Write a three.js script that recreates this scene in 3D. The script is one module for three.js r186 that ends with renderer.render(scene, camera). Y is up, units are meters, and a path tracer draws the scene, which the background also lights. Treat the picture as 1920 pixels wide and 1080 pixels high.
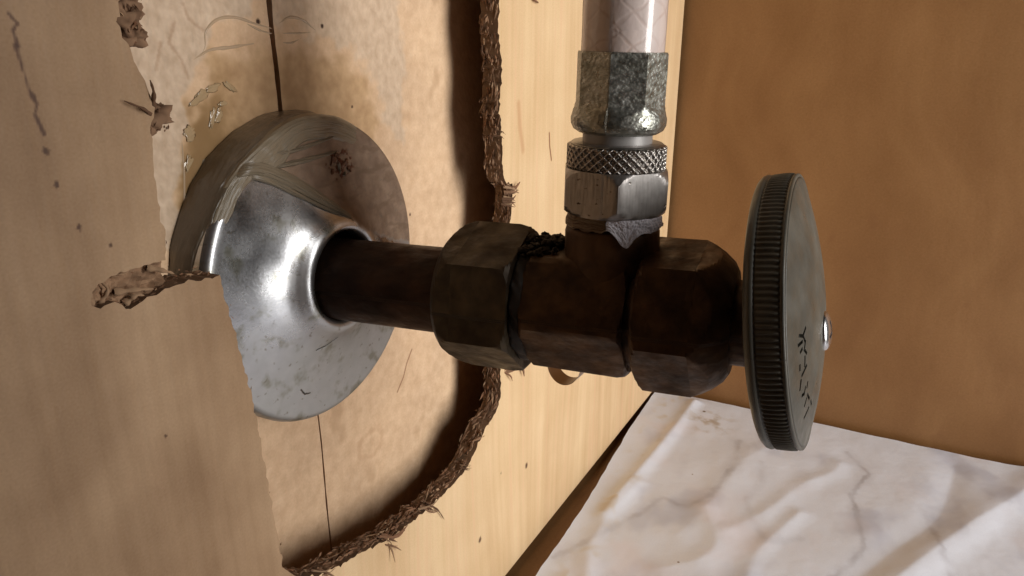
import * as THREE from 'three';
import { mergeGeometries, mergeVertices, toCreasedNormals } from 'three/addons/utils/BufferGeometryUtils.js';
import { RectAreaLightUniformsLib } from 'three/addons/lights/RectAreaLightUniformsLib.js';
import { ImprovedNoise } from 'three/addons/math/ImprovedNoise.js';
import { Brush, Evaluator, SUBTRACTION } from 'three-bvh-csg';

// ---------------------------------------------------------------- camera, light, exposure
const scene = new THREE.Scene();
scene.background = new THREE.Color().setRGB(0.012, 0.0115, 0.011);
const camera = new THREE.PerspectiveCamera(2 * Math.atan(540 / 1461) * 180 / Math.PI, 16 / 9, 0.004, 10);
camera.position.set(-0.11381, 0.04479, 0.10653);
camera.up.set(0.26999, 0.95096, -0.15091);
camera.lookAt(0.05561, -0.01703, 0.02007);
camera.updateMatrixWorld();
scene.add(camera);
const renderer = new THREE.WebGLRenderer({ antialias: true });
renderer.toneMapping = THREE.LinearToneMapping;
renderer.toneMappingExposure = 1.0;
renderer.shadowMap.enabled = true;
RectAreaLightUniformsLib.init();
// soft room daylight that comes in through the open cabinet front
const daylight = new THREE.RectAreaLight(new THREE.Color().setRGB(1.0, 0.98, 0.955), 11.8, 0.22, 0.50);
daylight.position.set(-0.005, 0.07, 0.60);
daylight.lookAt(0.04, -0.01, 0.0);
daylight.castShadow = true;
scene.add(daylight);

// ---------------------------------------------------------------- helpers
const MM = 0.001, D2R = Math.PI / 180;
let seed = 12345;
const rnd = () => { seed = (seed * 1664525 + 1013904223) >>> 0; return seed / 4294967296; };
const rr = (a, b) => a + (b - a) * rnd();
const noise = new ImprovedNoise();
const nz = (x, y, z = 0.37) => noise.noise(x, y, z);
function fbm3(x, y, oct = 4, z = 0.37) { let s = 0, a = 0.5; for (let i = 0; i < oct; i++) { s += a * nz(x, y, z + i * 7.3); x *= 2.03; y *= 2.03; a *= 0.5; } return s; }
// fast gradient noise in the plane; z only picks another stretch of it
const PERM = new Uint8Array(512), GX = new Float32Array(256), GY = new Float32Array(256);
{ const p = []; for (let i = 0; i < 256; i++) p.push(i); for (let i = 255; i > 0; i--) { const j = Math.floor(rnd() * (i + 1)), t = p[i]; p[i] = p[j]; p[j] = t; } for (let i = 0; i < 512; i++) PERM[i] = p[i & 255]; for (let i = 0; i < 256; i++) { const a = rnd() * Math.PI * 2; GX[i] = Math.cos(a) * 1.25; GY[i] = Math.sin(a) * 1.25; } }
function plane(x, y) {
  const X = Math.floor(x), Y = Math.floor(y), fx = x - X, fy = y - Y, u = fx * fx * fx * (fx * (fx * 6 - 15) + 10), v = fy * fy * fy * (fy * (fy * 6 - 15) + 10), i = X & 255, j = Y & 255;
  const a = PERM[i] + j, b = PERM[i + 1] + j, g0 = PERM[a & 255], g1 = PERM[b & 255], g2 = PERM[(a + 1) & 255], g3 = PERM[(b + 1) & 255];
  const n0 = GX[g0] * fx + GY[g0] * fy, n1 = GX[g1] * (fx - 1) + GY[g1] * fy, n2 = GX[g2] * fx + GY[g2] * (fy - 1), n3 = GX[g3] * (fx - 1) + GY[g3] * (fy - 1);
  const m = n0 + u * (n1 - n0); return m + v * (n2 + u * (n3 - n2) - m);
}
function fbm(x, y, oct = 4, z = 0.37) { let s = 0, a = 0.5; x += z * 17.13; y += z * 31.71; for (let i = 0; i < oct; i++) { s += a * plane(x, y); x = x * 2.03 + 5.7; y = y * 2.03 + 9.1; a *= 0.5; } return s; }
const clamp = (x, a = 0, b = 1) => Math.min(b, Math.max(a, x));
const smooth = (a, b, x) => { const t = clamp((x - a) / (b - a)); return t * t * (3 - 2 * t); };
const mix = (a, b, t) => a + (b - a) * t;
const mix3 = (a, b, t) => [mix(a[0], b[0], t), mix(a[1], b[1], t), mix(a[2], b[2], t)];
function lineDist(px, py, pts) { let d = 1e18; for (let i = 0; i + 1 < pts.length; i++) { const a = pts[i], b = pts[i + 1], vx = b[0] - a[0], vy = b[1] - a[1], wx = px - a[0], wy = py - a[1]; let t = (wx * vx + wy * vy) / (vx * vx + vy * vy + 1e-12); t = t < 0 ? 0 : t > 1 ? 1 : t; const ex = wx - vx * t, ey = wy - vy * t, q = ex * ex + ey * ey; if (q < d) d = q; } return Math.sqrt(d); }
function inside(px, py, P) { let c = false; for (let i = 0, j = P.length - 1; i < P.length; j = i++) if ((P[i][1] > py) !== (P[j][1] > py) && px < (P[j][0] - P[i][0]) * (py - P[i][1]) / (P[j][1] - P[i][1]) + P[i][0]) c = !c; return c; }
function signed(px, py, P) { const Q = P.ring ?? (P.ring = [...P, P[0]]), d = lineDist(px, py, Q); return inside(px, py, P) ? d : -d; }
// texture from a function of (u, v) that returns 0..255 values
const QUALITY = 0.7;
function tex(w, h, fn, srgb, wrap = THREE.MirroredRepeatWrapping) {
  w = Math.round(w * QUALITY); h = Math.round(h * QUALITY);
  const d = new Uint8Array(w * h * 4);
  for (let j = 0; j < h; j++) for (let i = 0; i < w; i++) {
    const c = fn((i + 0.5) / w, (j + 0.5) / h), k = (j * w + i) * 4;
    if (typeof c === 'number') d[k] = d[k + 1] = d[k + 2] = clamp(c, 0, 255); else { d[k] = clamp(c[0], 0, 255); d[k + 1] = clamp(c[1], 0, 255); d[k + 2] = clamp(c[2], 0, 255); }
    d[k + 3] = 255;
  }
  const t = new THREE.DataTexture(d, w, h, THREE.RGBAFormat);
  t.magFilter = THREE.LinearFilter; t.minFilter = THREE.LinearMipmapLinearFilter; t.generateMipmaps = true;
  t.wrapS = t.wrapT = wrap; if (srgb) t.colorSpace = THREE.SRGBColorSpace;
  t.needsUpdate = true; return t;
}
const std = (o) => { const m = new THREE.MeshPhysicalMaterial({ side: THREE.DoubleSide, ...o }); return m; };
const taken = {};
const numbered = (n) => { taken[n] = (taken[n] ?? -1) + 1; return taken[n] ? `${n}_${String(taken[n]).padStart(3, '0')}` : n; };
function mesh(name, g, m, parent = scene, top = parent === scene) {
  const o = new THREE.Mesh(g, m); o.name = top ? numbered(name) : name; o.castShadow = o.receiveShadow = true; parent.add(o); return o;
}
function group(name) { const g = new THREE.Group(); g.name = numbered(name); scene.add(g); return g; }
function tag(o, label, category, grp) { o.userData.label = label; o.userData.category = category; if (grp) o.userData.group = grp; return o; }
function structure(o, label, category) { o.userData.kind = 'structure'; return tag(o, label, category); }
// geometry is written in millimetres and scaled once
const mmg = (g) => { g.scale(MM, MM, MM); return g; };
function setUV(g, fn) { const p = g.attributes.position, uv = new Float32Array(p.count * 2); for (let i = 0; i < p.count; i++) { const r = fn(p.getX(i), p.getY(i), p.getZ(i)); uv[2 * i] = r[0]; uv[2 * i + 1] = r[1]; } g.setAttribute('uv', new THREE.BufferAttribute(uv, 2)); return g; }
function grid(nu, nv, fn, closeU = false) {          // fn(u, v) -> [x, y, z]; indexed sheet
  const pos = [], uv = [], idx = [];
  for (let j = 0; j <= nv; j++) for (let i = 0; i <= nu; i++) { pos.push(...fn(i / nu, j / nv)); uv.push(i / nu, j / nv); }
  for (let j = 0; j < nv; j++) for (let i = 0; i < nu; i++) { const a = j * (nu + 1) + i, b = a + 1, c = a + nu + 1, d = c + 1; idx.push(a, b, d, a, d, c); }
  const g = new THREE.BufferGeometry();
  g.setAttribute('position', new THREE.Float32BufferAttribute(pos, 3)); g.setAttribute('uv', new THREE.Float32BufferAttribute(uv, 2)); g.setIndex(idx);
  g.computeVertexNormals();
  if (closeU) { const n = g.attributes.normal; for (let j = 0; j <= nv; j++) { const a = j * (nu + 1), b = a + nu; const v = new THREE.Vector3(n.getX(a) + n.getX(b), n.getY(a) + n.getY(b), n.getZ(a) + n.getZ(b)).normalize(); n.setXYZ(a, v.x, v.y, v.z); n.setXYZ(b, v.x, v.y, v.z); } }
  return g;
}
function lathe(pts, seg = 96) { const g = new THREE.LatheGeometry(pts.map(([r, z]) => new THREE.Vector2(r, z)), seg); g.rotateX(Math.PI / 2); return g; }   // about +z
// prism with n flats cut into a turned profile: radius = min(flat, profile), so the chamfers come out as on a real nut
function nut(n, apothem, prof, cornerDeg, warp = 0, crease = 32) {
  const A = typeof apothem === 'function' ? apothem : () => apothem, seg = n * 20, zs = [];
  for (let i = 0; i + 1 < prof.length; i++) { const k = Math.max(1, Math.ceil(Math.abs(prof[i + 1][0] - prof[i][0]) / 0.5)); for (let j = 0; j < k; j++) zs.push([mix(prof[i][0], prof[i + 1][0], j / k), mix(prof[i][1], prof[i + 1][1], j / k)]); }
  zs.push(prof[prof.length - 1]);
  const st = 2 * Math.PI / n;
  let g = grid(seg, zs.length - 1, (u, v) => {
    const [z, r] = zs[Math.round(v * (zs.length - 1))], th = u * 2 * Math.PI + cornerDeg * D2R;
    const a = ((u * 2 * Math.PI) % st) - st / 2;
    let R = Math.min(A(z) / Math.cos(a), r);
    if (warp) R += warp * fbm(Math.cos(th) * 2.2 + 3, Math.sin(th) * 2.2 + z * 0.35, 3, n * 1.7);
    return [R * Math.cos(th), R * Math.sin(th), z];
  });
  return toCreasedNormals(g, crease * D2R);
}
function tube(pts, r, seg = 24, rad = 7) {
  const c = new THREE.CatmullRomCurve3(pts.map((p) => new THREE.Vector3(...p)));
  const g = new THREE.TubeGeometry(c, seg, 1, rad, false), p = g.attributes.position;
  for (let i = 0; i < p.count; i++) { const k = Math.floor(i / (rad + 1)) / seg, ctr = c.getPointAt(k), R = typeof r === 'function' ? r(k) : r; p.setXYZ(i, ctr.x + (p.getX(i) - ctr.x) * R, ctr.y + (p.getY(i) - ctr.y) * R, ctr.z + (p.getZ(i) - ctr.z) * R); }
  g.computeVertexNormals(); return g;
}
function lump(r, sx, sy, sz, rough, s0, det = 3) {
  let g = new THREE.IcosahedronGeometry(r, det); g.deleteAttribute('uv'); g.deleteAttribute('normal'); g = mergeVertices(g, 1e-4); const p = g.attributes.position;
  for (let i = 0; i < p.count; i++) { const x = p.getX(i), y = p.getY(i), z = p.getZ(i), k = 1 + rough * (fbm3(x / r * 1.3 + s0, y / r * 1.3, 3, z / r * 1.3 + s0) * 1.6); p.setXYZ(i, x * k * sx, y * k * sy, z * k * sz); }
  g.computeVertexNormals(); g.setAttribute('uv', new THREE.Float32BufferAttribute(new Float32Array(p.count * 2), 2)); return g;
}

// ---------------------------------------------------------------- outlines, in millimetres (x right, y up, wall face at z = 0)
const HOLE_LEFT = [[-25.7, -48.5], [-26.1, -42.2], [-26.8, -36.3], [-27.2, -30.1], [-27.9, -23.9], [-28.2, -17.7], [-29.1, -12.3], [-29.8, -7.3], [-30.8, -2.3], [-31.6, 2.5], [-32.4, 5.9], [-32.8, 9.2], [-35.6, 9.6], [-39.4, 10.0], [-42.0, 9.9], [-45.0, 9.5], [-48.5, 8.8], [-50.7, 10.5], [-52.9, 10.0], [-53.9, 10.9], [-53.6, 12.8], [-51.3, 13.8], [-48.5, 14.1], [-44.7, 14.1], [-41.9, 14.0], [-41.7, 17.6], [-41.9, 21.5], [-42.0, 25.2], [-41.8, 28.8], [-41.5, 32.3], [-40.6, 35.1], [-41.3, 37.9], [-42.8, 41.0], [-43.9, 43.9], [-44.2, 46.5], [-43.7, 49.6]];
const HOLE_TOP = [[-41, 62], [-25, 78], [5, 84], [36, 78], [54, 66]];
const HOLE_RIGHT = [[57.7, 54.8], [56.8, 45.4], [58.8, 38.1], [57.8, 28.1], [59.0, 20.2], [60.1, 10.7], [64.9, 7.2], [64.4, 0.2], [62.2, -9.4], [60.9, -22.3], [59.6, -34.1], [59.1, -43.4], [58.6, -52.0], [49.2, -57.4], [39.8, -63.1], [26.4, -64.6], [9.5, -63.5], [-1.2, -60.8], [-9.9, -58.7], [-16.3, -56.9], [-22.0, -53.8]];
const SEAM = [[-2.6, 300], [-1.9, 52.0], [-1.8, 44.8], [-1.4, 38.3], [-1.2, 31.5], [-1.2, 25.6], [0.4, 0], [3.0, -35.9], [3.4, -46.6], [3.6, -57.8], [4.0, -67.3], [5, -140]];
const CRUST = [[-38, 56], [-22, 53], [-4.8, 51.8], [-6.6, 47.4], [-15.1, 46.3], [-17.6, 40.5], [-22.9, 33.9], [-23.0, 29.7], [-25.7, 22.2], [-27.4, 14.5], [-29.3, 10.3], [-34, 10], [-38, 22.3], [-38, 33.7]];
const CRUST_RIGHT = [[-2, 56], [-1, 47], [10, 44], [22, 41], [29, 34], [31, 26], [38, 20], [40, 40], [36, 56]];
const FILM_WALL = [[-28, 8], [-25.5, 24.6], [-22.7, 30.5], [-17.5, 36.7], [-16.9, 41.7], [-0.7, 42.0], [17.3, 39.8], [25.8, 35.2], [28.0, 26.0], [26.4, 14.0], [0, 0]];
function resample(pts, step, jit, s0) {
  const out = []; let acc = 0;
  for (let i = 0; i + 1 < pts.length; i++) { const a = pts[i], b = pts[i + 1], L = Math.hypot(b[0] - a[0], b[1] - a[1]), n = Math.max(1, Math.round(L / step));
    for (let k = 0; k < n; k++) { const t = k / n, nx = -(b[1] - a[1]) / L, ny = (b[0] - a[0]) / L, d = jit * (fbm((acc + t * L) * 0.55 + s0, s0, 4) * 2.2); out.push([mix(a[0], b[0], t) + nx * d, mix(a[1], b[1], t) + ny * d]); } acc += L; }
  out.push(pts[pts.length - 1]); return out;
}
const spline = (pts) => new THREE.SplineCurve(pts.map((p) => new THREE.Vector2(...p))).getPoints(pts.length * 6).map((p) => [p.x, p.y]);
const EDGE_LEFT = resample(HOLE_LEFT, 0.7, 0.42, 3.1), EDGE_RIGHT = resample(spline(HOLE_RIGHT), 0.8, 0.85, 9.4);
const PANEL_Z0 = 10, PANEL_Z1 = 15, FLOOR_Y = -116.2, PANEL_BOTTOM = -112.4, SIDE_X = 219;

// ---------------------------------------------------------------- drywall behind the panel
{
  const W0 = -80, W1 = 100, H0 = -110, H1 = 90;
  const stainA = (x, y) => Math.exp(-((x - 24) ** 2 + (y + 48) ** 2) / 40);
  const crustAmt = (x, y) => { const w = 2.5 * fbm(x * 0.25, y * 0.25, 3, 2.2); return Math.max(smooth(-0.6, 0.8, signed(x, y, CRUST) + w), 0.8 * smooth(-1.5, 1.5, signed(x, y, CRUST_RIGHT) + 2 * w)); };
  const filmAmt = (x, y) => smooth(-2.2, 2.2, signed(x, y, FILM_WALL) + 5 * fbm(x * 0.2, y * 0.2, 3, 5.5));
  const color = tex(1024, 1138, (u, v) => {
    const x = mix(W0, W1, u), y = mix(H0, H1, v);
    const big = fbm(x * 0.05, y * 0.05, 4, 1.1), mid = fbm(x * 0.35, y * 0.35, 4, 3.1), fine = fbm(x * 2.2, y * 2.2, 2, 4.4);
    let c = [224 + big * 22 + mid * 20 + fine * 14, 189 + big * 20 + mid * 22 + fine * 14, 152 + big * 16 + mid * 22 + fine * 14];
    const stain = smooth(0.16, 0.42, fbm(x * 0.09 + 3, y * 0.09, 4, 8.8)); c = mix3(c, [196, 160, 124], stain * 0.6);
    const ring = Math.abs(Math.hypot((x - 21) * 0.7, y + 50) - 3.2 - 1.6 * fbm(x * 0.2, y * 0.2, 2)); c = mix3(c, [190, 148, 112], 0.3 * smooth(1.0, 0, ring + 1.2 * fbm(x * 0.5, y * 0.5, 3, 3)));
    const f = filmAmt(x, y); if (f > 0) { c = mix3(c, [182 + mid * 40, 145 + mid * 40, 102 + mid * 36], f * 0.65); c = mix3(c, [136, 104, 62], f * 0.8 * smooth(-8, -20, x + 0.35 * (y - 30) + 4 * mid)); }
    const k = crustAmt(x, y); if (k > 0) { const w = fbm(x * 0.6, y * 0.45, 4, 6.6); c = mix3(c, [210 + w * 40, 186 + w * 42, 160 + w * 42], k * 0.85); for (const L of [[[-21, 49], [-20, 46.5], [-17.5, 45]], [[-23, 46], [-24.5, 43], [-22.5, 40.5], [-21.5, 37.5]], [[-26, 43], [-27.5, 39]]]) c = mix3(c, [150, 112, 84], k * 0.3 * smooth(0.5, 0.02, lineDist(x, y, L) + 0.25 * plane(x * 2.2, y * 2.2))); }
    const scr = lineDist(x, y, [[32.1, -41.1], [35, -38], [36.5, -35], [39, -32]]); c = mix3(c, [120, 70, 45], 0.75 * smooth(0.28, 0.05, scr));
    for (const [sx, sy, r] of [[12, 46, 0.5], [-5, 46.5, 0.6], [40, 3, 0.4], [20, 30, 0.35], [30, -25, 0.3]]) c = mix3(c, [60, 38, 26], smooth(r, r * 0.5, Math.hypot(x - sx, y - sy)));
    return c;
  }, true);
  const bump = tex(1024, 1138, (u, v) => {
    const x = mix(W0, W1, u), y = mix(H0, H1, v), k = crustAmt(x, y), f = filmAmt(x, y);
    let h = 128 + fbm(x * 0.9, y * 0.9, 4, 7.7) * 60 * (1 - f * 0.7);
    const qx = x + 2.4 * fbm(x * 0.22, y * 0.22, 2, 3), qy = y + 2.4 * fbm(x * 0.22, y * 0.22, 2, 7), wr = 1 - Math.abs(fbm(qx * 0.5, qy * 0.34, 3, 9.9)) * 2.4;
    h += k * (wr * 85 + (1 - Math.abs(fbm(qx * 1.3, qy * 0.9, 2, 4.1)) * 3) * 34 + fbm(x * 1.0, y * 1.0, 2, 2.5) * 16 - 30);
    return h;
  }, false);
  const m = std({ map: color, bumpMap: bump, bumpScale: 0.0006, roughness: 0.78 });
  const uvw = (x, y) => [(x * 1000 - W0) / (W1 - W0), (y * 1000 - H0) / (H1 - H0)];
  const wall = group('drywall'); structure(wall, 'beige drywall behind the cut hole, with a thin vertical seam', 'wall');
  const half = (y) => mix(0.22, 0.62, smooth(-40, 50, y)) * (1 + 0.35 * nz(y * 0.3, 2.2));
  const seam = spline(SEAM.slice(1, -1)); seam.unshift(SEAM[0]); seam.push(SEAM[SEAM.length - 1]);
  const board = (sgn) => {
    const s = new THREE.Shape(); seam.forEach(([x, y], i) => s[i ? 'lineTo' : 'moveTo'](x + sgn * half(y), y)); s.lineTo(sgn > 0 ? 240 : -360, -140); s.lineTo(sgn > 0 ? 240 : -360, 300); s.closePath();
    const g = new THREE.ExtrudeGeometry(s, { depth: 9, bevelEnabled: false }); g.translate(0, 0, -9); mmg(g); return setUV(g, uvw);
  };
  mesh('board', board(-1), m, wall); mesh('board', board(1), m, wall);
  const back = new THREE.BoxGeometry(600, 440, 4); back.translate(-60, 80, -11.5); mesh('stud_backing', mmg(back), std({ color: new THREE.Color().setRGB(0.45, 0.42, 0.38), roughness: 0.9 }), wall);
}

// ---------------------------------------------------------------- cabinet back panel with the rough hole
const fibreColors = [[0.26, 0.145, 0.080], [0.20, 0.105, 0.056], [0.36, 0.225, 0.13], [0.14, 0.072, 0.038], [0.25, 0.125, 0.066]];
const fibreMat = std({ vertexColors: true, roughness: 0.95 });
function paint(g, c) { const n = g.attributes.position.count, a = new Float32Array(n * 3); for (let i = 0; i < n; i++) { a[3 * i] = c[0]; a[3 * i + 1] = c[1]; a[3 * i + 2] = c[2]; } g.setAttribute('color', new THREE.BufferAttribute(a, 3)); return g; }
function paintNoise(g, f) { const p = g.attributes.position, a = new Float32Array(p.count * 3); for (let i = 0; i < p.count; i++) { const t = clamp(0.5 + fbm3(p.getX(i) * f, p.getY(i) * f, 3, p.getZ(i) * f) * 1.4); const c = mix3([0.13, 0.068, 0.036], [0.36, 0.215, 0.125], t); a.set(c, 3 * i); } g.setAttribute('color', new THREE.BufferAttribute(a, 3)); return g; }
const chipBase = (() => { const g = new THREE.OctahedronGeometry(1, 0); g.deleteAttribute('uv'); return g; })();
function chip(x, y, z, len, w, th, dir) {              // small torn sliver, long axis along dir
  const g = chipBase.clone(), p = g.attributes.position;
  for (let i = 0; i < p.count; i++) { const k = 1 + 0.0 * i; p.setXYZ(i, p.getX(i) * w * k, p.getY(i) * len, p.getZ(i) * th); }
  const q = new THREE.Quaternion().setFromUnitVectors(new THREE.Vector3(0, 1, 0), new THREE.Vector3(...dir).normalize()), e = new THREE.Quaternion().setFromAxisAngle(new THREE.Vector3(...dir).normalize(), rr(0, 6.28));
  g.applyQuaternion(q); g.applyQuaternion(e); g.translate(x, y, z); g.computeVertexNormals();
  const c = fibreColors[Math.floor(rnd() * fibreColors.length)], k = rr(0.75, 1.25); return paint(g, c.map((v) => v * k));
}
const panel = group('cabinet_back_panel'); structure(panel, 'pale wood veneer cabinet back panel with a ragged hole cut in it', 'panel');
{
  const P0 = -110, P1 = 222, Q0 = -116, Q1 = 90;
  const marksL = [[[-58.0, 46.4], [-57.2, 45.4], [-57.8, 44.6], [-57.5, 43.0]], [[-57.8, 43.0], [-57.3, 39.2], [-57.2, 38.1], [-56.5, 36.5], [-57.0, 35.4], [-56.4, 33]]];
  const color = tex(2048, 1271, (u, v) => {
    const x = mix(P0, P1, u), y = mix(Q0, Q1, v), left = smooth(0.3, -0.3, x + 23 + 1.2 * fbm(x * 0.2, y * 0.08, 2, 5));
    const warp = nz(x * 0.02, y * 0.008, 3.3) * 6, gx = x + warp;
    const g1 = fbm(gx * 0.12, y * 0.006, 4, 1.7), g2 = fbm(gx * 0.55, y * 0.012, 3, 5.1), g3 = fbm(gx * 2.6, y * 0.05, 3, 9.2), blot = fbm(x * 0.06, y * 0.05, 4, 2.4), fine = fbm(x * 3, y * 3, 2, 6.1);
    let c = [222 + g1 * 20 + g2 * 10 + g3 * 3 + blot * 10 + fine * 16, 190 + g1 * 24 + g2 * 13 + g3 * 4 + blot * 12 + fine * 17, 146 + g1 * 24 + g2 * 15 + g3 * 5 + blot * 14 + fine * 18];
    c = mix3(c, [222, 176, 136], 0.4 * smooth(0.05, 0.4, g2));
    c = mix3(c, [162 + blot * 40 + g2 * 12 + fine * 16, 130 + blot * 40 + g2 * 12 + fine * 16, 97 + blot * 38 + g2 * 12 + fine * 16], left * 0.95);  // left side painted darker and browner for its shade, with some grime
    for (const L of marksL) c = mix3(c, [70, 42, 28], 0.75 * smooth(0.34, 0.04, lineDist(x, y, L) + 0.45 * fbm(x * 1.1, y * 0.5, 3, 4)));
    c = mix3(c, [110, 62, 36], 0.8 * smooth(0.5, 0.1, lineDist(x, y, [[87.4, 18.7], [87.9, 15], [89.3, 11.0]])));
    c = mix3(c, [190, 140, 100], 0.45 * smooth(1.6, 0.2, lineDist(x, y, [[68, 28], [69, 22], [71, 16]])));
    for (const [sx, sy, r] of [[76.7, -81.3, 1.0], [47.7, -89.6, 0.9], [-56.5, 31.0, 0.45], [-53.9, 21.3, 0.5], [-55.9, 27.0, 0.4], [-50, 18, 0.2], [60, -75, 0.3], [121, 33, 0.5], [-46, -12, 0.3]]) c = mix3(c, [74, 46, 28], 0.85 * smooth(r, r * 0.4, Math.hypot((x - sx), (y - sy) * 0.8) + 0.3 * nz(x * 2.4, y * 2.4)));
    return c;
  }, true);
  const bump = tex(1024, 636, (u, v) => { const x = mix(P0, P1, u), y = mix(Q0, Q1, v); return 128 + fbm(x * 2.0, y * 0.08, 3, 9.2) * 70 + fbm(x * 0.15, y * 0.1, 3, 2) * 60; }, false);
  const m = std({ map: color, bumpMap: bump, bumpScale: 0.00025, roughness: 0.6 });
  const uvp = (x, y) => [(x * 1000 - P0) / (P1 - P0), (y * 1000 - Q0) / (Q1 - Q0)];
  const s = new THREE.Shape([[-360, PANEL_BOTTOM], [SIDE_X - 3.2, PANEL_BOTTOM], [SIDE_X - 3.2, 300], [-360, 300]].map((p) => new THREE.Vector2(...p)));
  const hole = [...EDGE_LEFT, ...HOLE_TOP, ...EDGE_RIGHT];
  s.holes.push(new THREE.Path(hole.map((p) => new THREE.Vector2(...p))));
  const layer = (z0, z1) => { const g = new THREE.ExtrudeGeometry(s, { depth: z1 - z0, bevelEnabled: false }); g.translate(0, 0, z0); mmg(g); return setUV(g, uvp); };
  const core = std({ color: new THREE.Color().setRGB(0.17, 0.10, 0.055), roughness: 0.95 });
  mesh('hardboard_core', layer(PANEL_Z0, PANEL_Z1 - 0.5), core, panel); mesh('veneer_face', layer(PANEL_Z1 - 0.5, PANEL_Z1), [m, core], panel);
  // torn fibre on the cut edge
  const strip = (E, flip) => { const n = E.length - 1; const gg = grid(n, 12, (u, v) => {
      const i = Math.round(u * n), a = E[Math.max(0, i - 1)], b = E[Math.min(n, i + 1)], L = Math.hypot(b[0] - a[0], b[1] - a[1]) || 1, nx = flip * -(b[1] - a[1]) / L, ny = flip * (b[0] - a[0]) / L;
      const env = Math.pow(Math.sin(Math.PI * clamp(v, 0.02, 0.98)), 0.35), lay = Math.floor(v * 4.99), d = -0.5 + env * (0.25 + 1.7 * fbm(i * 0.09, lay * 3.7, 4, 4.2) + 0.9 * fbm(i * 0.3, v * 9, 3, 1.2));
      return [E[i][0] + nx * d, E[i][1] + ny * d, mix(PANEL_Z0 - 0.15, PANEL_Z1 - 0.05, v)]; });
    return toCreasedNormals(gg, 0.4); };
  const sr = strip(EDGE_RIGHT, -1), sl = strip(EDGE_LEFT, -1);
  const rough = [sr, sl].map((x) => { x.deleteAttribute('uv'); return paintNoise(x, 0.9); });
  for (const [E, cnt] of [[EDGE_RIGHT, 1100], [EDGE_LEFT, 520]]) for (let k = 0; k < cnt; k++) {
    const i = 1 + Math.floor(rnd() * (E.length - 2)), a = E[i - 1], b = E[i + 1], L = Math.hypot(b[0] - a[0], b[1] - a[1]) || 1, tx = (b[0] - a[0]) / L, ty = (b[1] - a[1]) / L, nx = ty, ny = -tx;
    const big = rnd() < 0.12, len = big ? rr(1.4, 3.0) : rr(0.3, 1.4), al = rnd() < 0.5 ? -1 : 1, out = rnd() < 0.15 ? rr(0.3, 0.9) : rr(-0.15, 0.3), zz = rr(-0.35, 0.35), left = E === EDGE_LEFT ? 0.45 : 1;
    const off = (rr(0.0, 0.8) + 0.9 * Math.max(0, fbm(i * 0.12, 3, 3, 8))) * left;
    rough.push(chip(E[i][0] + nx * off + rr(-0.4, 0.4), E[i][1] + ny * off + rr(-0.4, 0.4), rr(PANEL_Z0, PANEL_Z1 - 0.2), len * left, rr(0.12, 0.42) * left, rr(0.06, 0.22) * left, [tx * al + nx * out, ty * al + ny * out, zz]));
  }
  const fr = mesh('frayed_edge', mmg(mergeGeometries(rough.map((x) => x.index ? x.toNonIndexed() : x))), fibreMat, panel); fr.userData.kind = 'stuff';
  // single splinters that stand clear of the edge
  const splinter = (pts, r0, c) => { const g = tube(pts, (k) => Math.max(0.05, r0 * (1 - k * 0.8) * (1 + 0.25 * Math.sin(k * 17))), 16, 5); g.deleteAttribute('uv'); mesh('splinter', mmg(paint(g, c)), fibreMat, panel); };
  const tuft = (b, d, n, len, r0) => { const gs = []; for (let k = 0; k < n; k++) { const f = rr(0.4, 1), L = len * f, a = rr(-0.5, 0.5), dx = d[0] * Math.cos(a) - d[1] * Math.sin(a), dy = d[0] * Math.sin(a) + d[1] * Math.cos(a), ox = rr(-1.2, 1.2), oy = rr(-1.2, 1.2), bend = rr(-0.3, 0.3);
      const g = tube([[b[0] + ox, b[1] + oy, 13.6], [b[0] + ox * 0.7 + dx * L * 0.45, b[1] + oy * 0.7 + dy * L * 0.45, 15.3 + rr(0, 0.7)], [b[0] + ox * 0.5 + dx * L - dy * bend * L, b[1] + oy * 0.5 + dy * L + dx * bend * L, 15.3 + rr(0, 1.2)]], (t) => Math.max(0.04, r0 * f * (1 - t * 0.85) * (1 + 0.5 * plane(t * 7 + k * 3.3, k))), 12, 5); g.deleteAttribute('uv'); gs.push(paint(g, fibreColors[Math.floor(rnd() * 5)]).toNonIndexed()); }
    mesh('splinter_tuft', mmg(mergeGeometries(gs)), fibreMat, panel); };
  tuft([61.5, -43], [0.9, -0.35], 5, 9, 0.6); tuft([21, -63], [0.85, -0.4], 7, 7, 0.4); tuft([5, -62.5], [0.75, -0.65], 9, 7.5, 0.5); tuft([-16, -57], [0.8, -0.5], 6, 6, 0.45); tuft([63.5, 6.5], [0.98, 0.05], 6, 6, 1.0); tuft([62.5, 3.5], [0.9, -0.2], 6, 4, 0.6); tuft([58, 22], [0.5, -0.5], 4, 2.2, 0.3); tuft([40, -62], [0.7, -0.6], 5, 3, 0.35);
  splinter([[22, -63, 14.5], [25, -66, 15.6], [28.6, -71.2, 15.5]], 0.3, fibreColors[3]);
  splinter([[61.5, -42.5, 13.5], [65, -43.0, 15.8], [69.5, -45.0, 16.4], [72.5, -49.4, 15.8]], 0.8, fibreColors[0]);
  splinter([[73, 54, 15.1], [76, 52.9, 15.7], [78, 52.6, 15.3]], 0.5, fibreColors[4]);
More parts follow.
